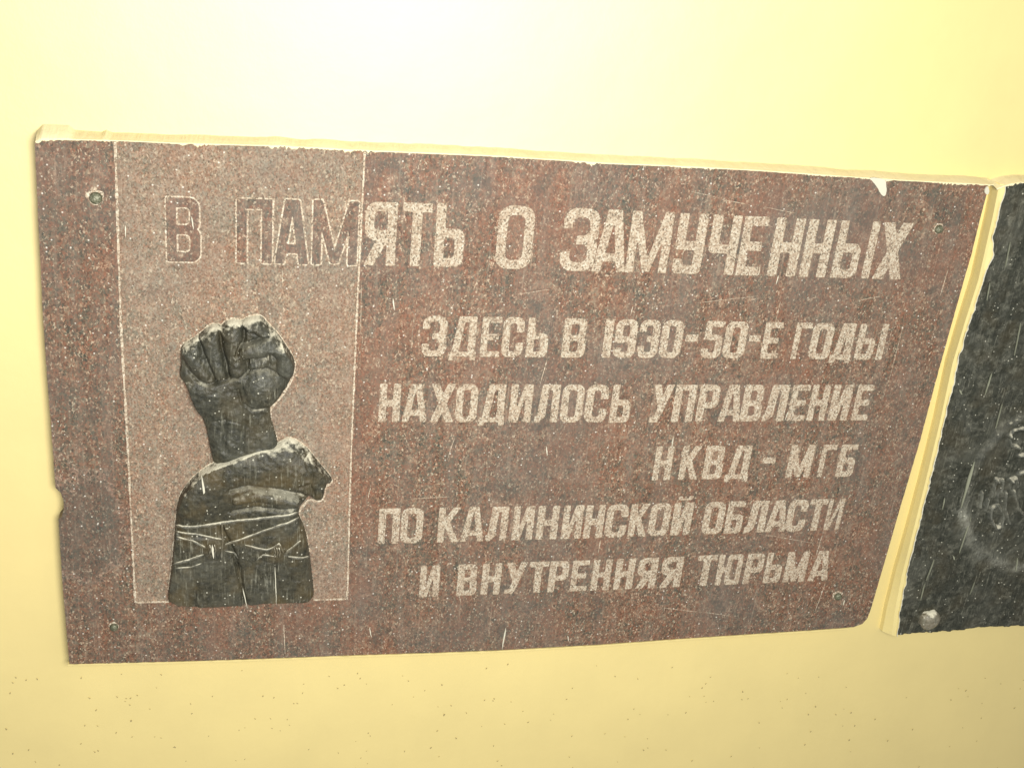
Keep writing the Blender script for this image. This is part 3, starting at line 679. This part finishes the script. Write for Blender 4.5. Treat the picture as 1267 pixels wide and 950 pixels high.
for g_, wd, dp in [([(275, 245), (300, 330), (352, 450), (378, 510)], .0019, .006), ([(398, 185), (410, 300), (440, 400), (455, 490)], .0019, .0055), ([(545, 170), (548, 250), (512, 300), (500, 340)], .0019, .006),
                   ([(165, 390), (225, 460), (270, 505), (330, 525), (390, 510), (470, 500), (540, 470), (600, 440), (690, 435), (745, 465)], .0022, .0045), ([(520, 288), (600, 262), (690, 236)], .0014, .0045),
                   ([(570, 372), (570, 450)], .0018, .004), ([(690, 330), (700, 400)], .0018, .004), ([(745, 465), (790, 480)], .0015, .003),
                   ([(510, 560), (530, 640), (600, 680), (690, 672)], .0016, .003), ([(330, 760), (420, 740), (520, 760)], .0014, .0012), ([(555, 640), (545, 760), (530, 930)], .003, .0025), ([(420, 640), (435, 780), (425, 930)], .0025, .0018)]:
    H = groove(H, g_, wd, dp)
H = np.minimum(H, dome(D, 0.011, 0.034))
tl_ = [Q1(x, y, 0) for x, y, h in fo[2:18]]; DT = np.full(U.shape, 9.0)
for a, c in zip(tl_, tl_[1:]): DT = np.minimum(DT, seg_d(U, V, a, c)[0])
H = np.minimum(H, 0.004 + dome(DT, 0.030, 0.021))
H = np.where(D > 0, np.maximum(H + 0.0015 * fbm(U, V, 210, 41, 3) + 0.0008 * fbm(U, V, 48, 44, 2), 0.0015), 0)
H = np.where(D > 0, blur(H, 1), 0)
H = np.where(D > 0, H, 0)
fist = hf_mesh('raised_fist', U, V, H, M_FIST, plaque); put_attr(fist, 'ledge', U, V, 0.22 + 0.85 * np.exp(-np.maximum(D, 0) / 0.009) + 0.5 * fbm(U, V, 90, 71, 2), G); fist['label'] = 'dark raised clenched fist and wrist in relief'
# the bound hand
bo = [(75, 872, 19), (80, 800, 14), (90, 730, 12), (102, 630, 10), (112, 520, 9), (118, 430, 8), (125, 330, 7), (150, 250, 6), (200, 178, 4), (258, 122, 2), (330, 75, 1), (420, 38, 0), (500, 8, 0), (585, -18, 0), (650, -22, 0), (700, -45, 0), (735, -62, 0), (775, -52, 0), (845, 0, 0), (882, 50, 1), (922, 100, 2),
      (962, 150, 4), (980, 185, 8), (968, 205, 12), (942, 215, 14), (936, 260, 17), (926, 298, 18), (890, 302, 18), (852, 290, 18), (825, 322, 18), (802, 345, 16), (795, 385, 14), (820, 440, 14), (840, 500, 14), (855, 600, 14), (866, 700, 15), (876, 780, 17), (889, 852, 19), (740, 855, 19), (600, 858, 19), (500, 872, 19), (300, 874, 19)]
bp = [Q2(x, y, h / 1000) for x, y, h in bo]
K2 = 1 / 4.419 * 0.001
D = sdf(U, V, smooth_poly(bp, 1))
inside = D > 0
D = np.where(inside, sdf(U, V, bp[1:-5] + [(bp[-5][0] + .003, bp[-5][1] - .05), (bp[0][0] - .004, bp[0][1] - .05)]), D)
H = dome(D, 0.018, 0.0155)
fd = Q2(0, 400)[1]
arm = np.clip((fd - V) / 0.03, 0, 1)                                                          # below the hand: two forearms side by side
armL = cap(U, V, [Q2(270, 380), Q2(265, 640), Q2(275, 900)], [r * K2 for r in (200, 195, 215)], 0.006, 0.012)
armR = cap(U, V, [Q2(640, 420), Q2(660, 640), Q2(690, 900)], [r * K2 for r in (170, 185, 205)], 0.005, 0.011)
H = smax(H, arm * np.maximum(armL, armR), 0.001)
back = cap(U, V, [Q2(250, 290, .012), Q2(480, 140, .012), Q2(700, 110, .012), Q2(850, 170, .012)], [r * K2 for r in (150, 150, 140, 105)], 0.010, 0.013)
H = smax(H, back, 0.003)
H = smax(H, cap(U, V, [Q2(860, 110, .02), Q2(905, 190, .02), Q2(900, 262, .02)], [r * K2 for r in (62, 52, 38)], 0.012, 0.010), 0.001)    # knuckles
H = smax(H, cap(U, V, [Q2(450, 285), Q2(560, 262, .022), Q2(680, 285, .022), Q2(778, 300, .022)], [r * K2 for r in (30, 46, 42, 30)], 0.013, 0.013), 0.0008)  # thumb
for g_, wd, dp in [([(420, 225), (520, 205), (640, 225), (740, 248), (815, 262), (850, 300)], .0028, .007), ([(430, 350), (560, 330), (700, 345), (800, 340)], .0024, .005), ([(800, 210), (850, 190), (880, 250)], .002, .003), ([(840, 60), (870, 130), (860, 190)], .0018, .002),
                   ([(360, 420), (430, 560), (462, 660), (482, 760), (505, 870)], .0032, .006), ([(664, 640), (668, 860)], .0016, .0018), ([(200, 640), (230, 760), (225, 870)], .004, .002), ([(380, 100), (370, 180), (380, 320)], .003, .0014)]:
    H = groove(H, g_, wd, dp, Q2)
H = np.minimum(H, dome(D, 0.012, 0.036))
H = np.where(D > 0, np.maximum(H + 0.0013 * fbm(U, V, 190, 51, 3) + 0.001 * fbm(U, V, 40, 54, 2), 0.0015), 0)
H = np.where(D > 0, blur(H, 1), 0)
HB = H
for lp_, hh in ((smooth_poly(fp[:0] + [Q1(x, y, h / 2500) for x, y, h in fo[:32]], 1), 1), (smooth_poly([Q2(x, y, h / 2500) for x, y, h in bo[:-7]], 1), 2)):
    strip('scored_outline', lp_[2:-2], 0.0034, M_LINE, plaque, 0.0001, 0.0012, 40 + hh)
bound = hf_mesh('bound_hand', U, V, H, M_BOUND, plaque); put_attr(bound, 'ledge', U, V, 0.26 + 0.9 * np.exp(-np.maximum(D, 0) / 0.010) + 0.5 * fbm(U, V, 90, 73, 2), G); bound['label'] = 'dark relief of a drooping hand and forearms bound with wire'
def hb(u, v):
    j = int(round((u - U[0, 0]) / G)); i = int(round((v - V[0, 0]) / G))
    if not (0 <= i < HB.shape[0] and 0 <= j < HB.shape[1]): return 0.004
    return max(HB[max(0, i - 1):i + 2, max(0, j - 1):j + 2].max(), 0.002)
def wire(pts, r, name='wire', off=0.5):
    p = [Q2(x, y, 0.016) for x, y in pts]; p = resample(p, 0.004, False)
    hs = np.array([hb(*q) for q in p]); 
    for _ in range(2): hs = np.convolve(np.pad(hs, 1, mode='edge'), [.25, .5, .25], 'valid')
    c = [Vector((q[0], -h - r * off, q[1])) for q, h in zip(p, hs)]
    vs = []; f = []; n = 8
    for i, q in enumerate(c):
        t = (c[min(i + 1, len(c) - 1)] - c[max(i - 1, 0)]).normalized(); a = t.cross(Vector((0, 1, 0))).normalized(); e = t.cross(a)
        rr_ = r * (0.55 if i in (0, len(c) - 1) else 1) * (1 + 0.25 * random.uniform(-1, 1))
        for k in range(n): vs.append(q + rr_ * (math.cos(2 * math.pi * k / n) * a + math.sin(2 * math.pi * k / n) * e))
        if i: f += [((i - 1) * n + k, (i - 1) * n + (k + 1) % n, i * n + (k + 1) % n, i * n + k) for k in range(n)]
    f += [tuple(range(n))[::-1], tuple(range(len(vs) - n, len(vs)))]
    return mesh(name, vs, f, M_WIRE, bound, True)
for pts, r in [([(118, 432), (240, 425), (350, 410), (460, 392), (560, 383), (680, 370), (792, 358)], 1.9), ([(796, 392), (700, 415), (600, 450), (500, 488), (385, 528)], 1.7), ([(118, 462), (230, 466), (330, 487), (395, 500)], 1.4), ([(125, 485), (215, 500), (290, 540)], 1.3),
               ([(104, 634), (190, 605), (275, 572)], 1.6), ([(115, 655), (200, 645), (265, 620)], 1.2), ([(500, 525), (560, 543), (620, 552), (655, 540), (685, 520), (716, 574)], 1.5), ([(716, 576), (760, 540), (805, 505)], 1.5), ([(735, 588), (790, 598), (858, 608)], 1.6),
               ([(374, 412), (378, 500), (370, 605)], 1.4), ([(392, 560), (440, 572), (462, 600)], 1.2), ([(560, 610), (600, 580), (680, 590)], 1.2), ([(390, 436), (410, 437)], 1.5)]:
    wire(pts, r / 900)
for x, y in ((322, 545), (675, 565)):                    # twisted knots
    for k in range(3): wire([(x - 16 + 13 * k, y - 26), (x - 8 + 13 * k, y), (x - 18 + 14 * k, y + 28)], 0.0014, 'wire_twist', 0.7)
drip(z2(262, 145), z2(296, 358), 0.0019, bound, 0.021, name='drip_or_lit_ridge', th=0.001)
drip(z2(321, 525), z2(328, 598), 0.0022, bound, 0.0215, name='drip_or_lit_ridge', th=0.001)
for a, c in ((z2(664, 640), z2(672, 850)), (z2(488, 760), z2(512, 868))): drip(a, c, 0.0010, bound, 0.0135, name='drip_or_lit_ridge', th=0.0018)  # first a white paint run; second the fold's lit ridge, painted pale

# ------------------------------------------------------------------ second plaque
dark = empty('memorial_plaque', (1.27, 0, ZT))
tag(dark, 'dark grey stone relief plaque cut off at the right edge of the photo', 'plaque')
DX = 1.27
def dk(p): return (p[0] - DX, p[1])
eL = [(1240, 228), (1237, 238), (1231, 268), (1226, 290), (1213, 347), (1196, 400), (1181, 450), (1166, 520), (1149, 590), (1133, 655), (1119, 712), (1111, 756), (1108, 786)]
eLp = [dk(P(x, y)) for x, y in eL]
botL = [dk(P(x, y)) for x, y in ((1108, 786.5), (1140, 783.5), (1180, 781), (1207, 777.5), (1267, 774.5))]
topL = [dk(P(x, y)) for x, y in ((1240, 233), (1246, 230), (1256, 227), (1270, 226))]
vb, vt = botL[-1][1] - 0.004, topL[-1][1] - 0.002
dol = jitter(resample([*botL, (0.60, vb), (0.60, vt), *topL[::-1], *eLp[1:-1]], 0.003), 0.0010, 200, 8)
if area(dol) < 0: dol = dol[::-1]
db = MB(); db.fill([dol], 0.003); db.walls(dol, 0.003, YW + 0.01)
db.build('slab', M_BLACK, dark)
U, V = np.meshgrid(np.arange(-0.06, 0.61, 0.0016), np.arange(vb - 0.02, vt + 0.02, 0.0016))
D = sdf(U, V, dol[::2])
cc = dk(P(1302, 600)); rd = abs(dk(P(1202, 606))[0] - cc[0])
rr0 = np.hypot(U - cc[0], V - cc[1])
H = 0.0030 * fbm(U, V, 22, 61, 3) + 0.0018 * fbm(U, V, 90, 66, 3) + 0.001 * fbm(U, V, 260, 69, 2)
WR = 0.6 * np.exp(-((rr0 - rd - 0.010) / 0.010) ** 2) * np.clip((cc[1] + 0.005 - V) / 0.05, 0.0, 1) * (0.7 + fbm(U, V, 60, 90, 3))
H += 0.0060 * np.exp(-((rr0 - rd - 0.004) / 0.008) ** 2) + 0.0035 * np.clip((rd - rr0) / 0.01, 0, 1)
def mark(H, pts, wd, h):
    m_ = np.full(H.shape, 9.0); q = [dk(P(x, y, 0.004)) for x, y in pts]
    for a, c in zip(q, q[1:]): m_ = np.minimum(m_, seg_d(U, V, a, c)[0])
    return H + h * np.exp(-(m_ / wd) ** 2)
def zz(x, y): return (1150 + x / 4.75, 520 + y / 4.75)
for pts in ([(470, 90), (500, 60), (556, 50)], [(470, 90), (480, 150), (530, 165)], [(395, 350), (370, 450)], [(395, 350), (435, 355), (430, 400), (400, 440), (405, 480)], [(480, 350), (470, 400)], [(480, 350), (515, 345), (520, 390)],
            [(315, 430), (300, 510)], [(350, 470), (330, 530)], [(370, 520), (360, 580), (390, 635), (425, 620), (435, 560), (405, 500), (370, 520)], [(455, 430), (445, 520), (470, 600)], [(530, 210), (590, 200)], [(530, 320), (590, 300)], [(500, 420), (520, 520), (560, 560)]):
    H = mark(H, [zz(*p) for p in pts], 0.0024, 0.0065); WR = mark(WR, [zz(*p) for p in pts], 0.0026, 0.32)
H = np.minimum(H + 0.004, dome(D, 0.006, 0.026)) 
H = np.where(D > 0, np.maximum(H, 0.0004), 0)
cf = hf_mesh('carved_face', U, V, np.where(D > 0, H, 0), M_BLACK, dark, -0.0035); cf.location = (0, 0.006, 0)
co_ = np.empty(len(cf.data.vertices) * 3); cf.data.vertices.foreach_get('co', co_); co_ = co_.reshape(-1, 3)
wj = np.rint((co_[:, 0] - U[0, 0]) / 0.0016).astype(int); wi = np.rint((co_[:, 2] - V[0, 0]) / 0.0016).astype(int)
cf.data.attributes.new('wear', 'FLOAT', 'POINT').data.foreach_set('value', np.clip(WR[wi, wj], 0, 1).astype(np.float32))
# thin coat of wall paint over its left edge face, with a ragged lip lapping onto the front
def coat():
    mb = MB(); e = resample(eLp, 0.0015, False); n = len(e); a = np.array(e)
    lap = 0.0016 + 0.0036 * fbm(a[:, 1], a[:, 0], 85, 77, 4)
    vy = np.array([p[1] for p in e]); k0, k1 = dk(P(1222, 302))[1], dk(P(1215, 345))[1]
    lap += 0.006 * np.exp(-((vy - (k0 + k1) / 2 - 0.006) / 0.014) ** 2)
    for y0 in (dk(P(1243, 236))[1],): lap += 0.004 * np.exp(-((vy - y0) / 0.012) ** 2)
    lap = np.maximum(lap, 0.0004); vs = []
    for i, (u, v) in enumerate(e):
        ef = 0.015 * max(0, (eLp[0][1] - v) / (eLp[0][1] - eLp[-1][1])) ** 6
        vs += [(u - 0.0025 - ef, YW + 0.004, v), (u - 0.0030 - ef * .9, 0.013, v), (u - 0.0022 - ef * .25, 0.0015, v), (u + 0.0003, -0.0010, v), (u + lap[i] * .7, -0.0032, v), (u + lap[i], -0.0034, v), (u + lap[i] + .0005, 0.001, v)]
    f = [(i * 7 + k, i * 7 + k + 1, (i + 1) * 7 + k + 1, (i + 1) * 7 + k) for i in range(n - 1) for k in range(6)]
    mb.add(vs, f); o = mb.build('paint_coat', M_RIM, dark, False)
    lw = MB(); lv = []
    for i, (u, v) in enumerate(e):
        q = 0.0012 + 0.0012 * float(vnoise(v * 160, 3, 5)); lv += [(u + lap[i] - q * .5, -0.0037, v), (u + lap[i] + q * .6, -0.0038, v), (u + lap[i] + q * .6 + .0003, -0.001, v)]
    lw.add(lv, [(i * 3 + k, i * 3 + k + 1, (i + 1) * 3 + k + 1, (i + 1) * 3 + k) for i in range(n - 1) for k in range(2)])
    l_ = lw.build('paint_rim', M_WHITE, dark); l_['label'] = 'ragged pale rim of paint along the left edge'
    return o
coat()
def lump(name, x, y, r, h, mat, parent, off=(0, 0), seed=0):
    c = P(x, y, h * 0.5); vs = []; f = []; n = 26; m_ = 9
    for k in range(m_ + 1):
        t = k / m_ * math.pi / 2
        for i in range(n):
            an = 2 * math.pi * i / n; q = r * math.cos(t) * (1 + 0.22 * float(vnoise(3 * math.cos(an) + 5, 3 * math.sin(an) + 5, seed)) + 0.12 * float(vnoise(k * 1.3, i * .9, seed + 1)))
            vs.append((c[0] - off[0] + q * math.cos(an), -h * math.sin(t) * (1 + 0.15 * float(vnoise(i * .8, k * .9, seed + 3))) + (0.004 if k == 0 else -0.003), c[1] + q * math.sin(an)))
    for k in range(m_): f += [(k * n + i, k * n + (i + 1) % n, (k + 1) * n + (i + 1) % n, (k + 1) * n + i) for i in range(n)]
    return mesh(name, vs, f, mat, parent, True)
lump('fixing_knob', 1151, 768, 0.0170, 0.010, M_KNOB, dark, (DX, 0), 3)
for a, c, wd in [((1205.5, 571), (1189, 628), 5.0), ((1201.5, 640), (1187, 684), 1.4), ((1227, 462), (1219, 488), 1.6), ((1181, 692), (1179, 687), 2.6), ((1156, 692), (1146, 718), 1.5), ((1144, 722), (1139, 742), 1.4), ((1187, 482), (1190, 488), 2.5),
                 ((1169, 616), (1166, 630), 1.4), ((1259, 690), (1257, 706), 2.0), ((1240, 500), (1232, 530), 1.0), ((1250, 300), (1244, 330), 1.0), ((1206, 720), (1200, 735), 1.0), ((1263, 400), (1255, 440), 1.1), ((1225, 350), (1221, 372), 1.2)]:
    o = drip(a, c, wd * (0.0007 if wd < 4 else 0.00065), dark, 0.0034, M_LEAF, th=0.0008)
    o.data.transform(Matrix.Translation((-DX, 0, 0)))

# ------------------------------------------------------------------ plaster bead over the plaques
def bead(name, base, hts, seed, ragged=0.0020, front=-0.0006):
    """ridge of painted plaster filling the corner between a slab's top edge and the wall"""
    p = resample(base, 0.0009, False); a = np.array(p); n = len(a)
    h = np.interp(a[:, 0], [q[0] for q in hts], [q[1] for q in hts])
    h = h * 0.8 * (1 + 0.30 * fbm(a[:, 0], a[:, 1] * 0, 34, seed, 3)); lip = ragged * (0.5 + 1.7 * np.clip(fbm(a[:, 0], a[:, 0] * 0, 420, seed + 4, 3), -.45, .9))
    lip = lip * np.clip(0.35 + 2.2 * fbm(a[:, 0], a[:, 0] * 0, 22, seed + 8, 2), 0.12, 1.25)
    vs = []
    prof = 8
    for i in range(n):
        u, v = a[i]; e = 0.0006 * random.uniform(-1, 1)
        vs += [(u, front + .0012, v - lip[i] - .0003), (u, front - .0004, v - lip[i] * .8), (u, front - .0010 + e * .5, v + .0008), (u, front + .0012 + e, v + h[i] * .22), (u, front + .0055 + e, v + h[i] * .45),
               (u, front + .0115, v + h[i] * .68 + e), (u, YW - .0025, v + h[i] * .92), (u, YW + .004, v + h[i] * 1.12)]
    f = [(i * prof + k, (i + 1) * prof + k, (i + 1) * prof + k + 1, i * prof + k + 1) for i in range(n - 1) for k in range(prof - 1)]
    f += [tuple(range(prof))[::-1], tuple(range((n - 1) * prof, n * prof))]
    o = mesh(name, [(x, y, z + ZT) for x, y, z in vs], f, M_PLAS, wall, True)
    return o
tp = [P(x, y) for x, y in [(44, 176.5)] + OUT_PX[1:17]] + [P(1229, 229.5)]
hx = lambda x, h: (P(x, 200)[0], h / 1000)
bead('plaster_ridge', tp, [hx(44, 9), hx(52, 14), hx(85, 14), hx(92, 8), hx(125, 5.5), hx(131, 9), hx(137, 6), hx(300, 7.5), hx(600, 8), hx(900, 7.5), hx(1050, 6.5), hx(1215, 6.5), hx(1240, 7)], 31)
bead('plaster_ridge', [P(x, y) for x, y in ((1231, 234), (1240, 230), (1250, 227), (1262, 225.5), (1300, 226.5))] + [(1.87, vt + 0.001)], [hx(1231, 4), hx(1240, 6), hx(1300, 7), (1.9, 0.007)], 37, 0.0022, -0.0035)
def blob(pts, mat, parent, name, y0, y1, z=0.0):
    l = jitter(resample(smooth_poly([P(x, y) for x, y in pts], 2), 0.0015), 0.0003, 500)
    if area(l) < 0: l = l[::-1]
    mb = MB(); mb.fill([l], y0); mb.walls(l, y0, y1); return mb.build(name, mat, parent)
o = blob([(1073, 219), (1079, 224), (1085, 232), (1089, 240), (1093, 243), (1096, 240), (1096, 230), (1095, 221)], M_WHITE, plaque, 'drip_or_lit_ridge', -0.0018, 0.001); o['label'] = 'short thick run of white paint hanging from the top edge'
blob([(1219, 232), (1221, 230), (1223, 233), (1223, 239), (1220, 241), (1217, 237)], M_WHITE, plaque, 'drip_or_lit_ridge', -0.0018, 0.001)
# pale paint caught in the chip on the left edge, and a thin lip of paint along the foot
strip('paint_lip', [(a, v + ZT) for a, v in [P(x, y + .5) for x, y in ((84, 821.5), (200, 819), (300, 816), (440, 810.8), (540, 807.8), (622, 804.5), (740, 798), (860, 789.2), (1000, 780.2), (1050, 776.5))]], 0.0022, M_WALL, wall, -0.0006, YW + 0.002, 5)
# rounded fillet of paint at the lower right corner
print('letters', cnt)
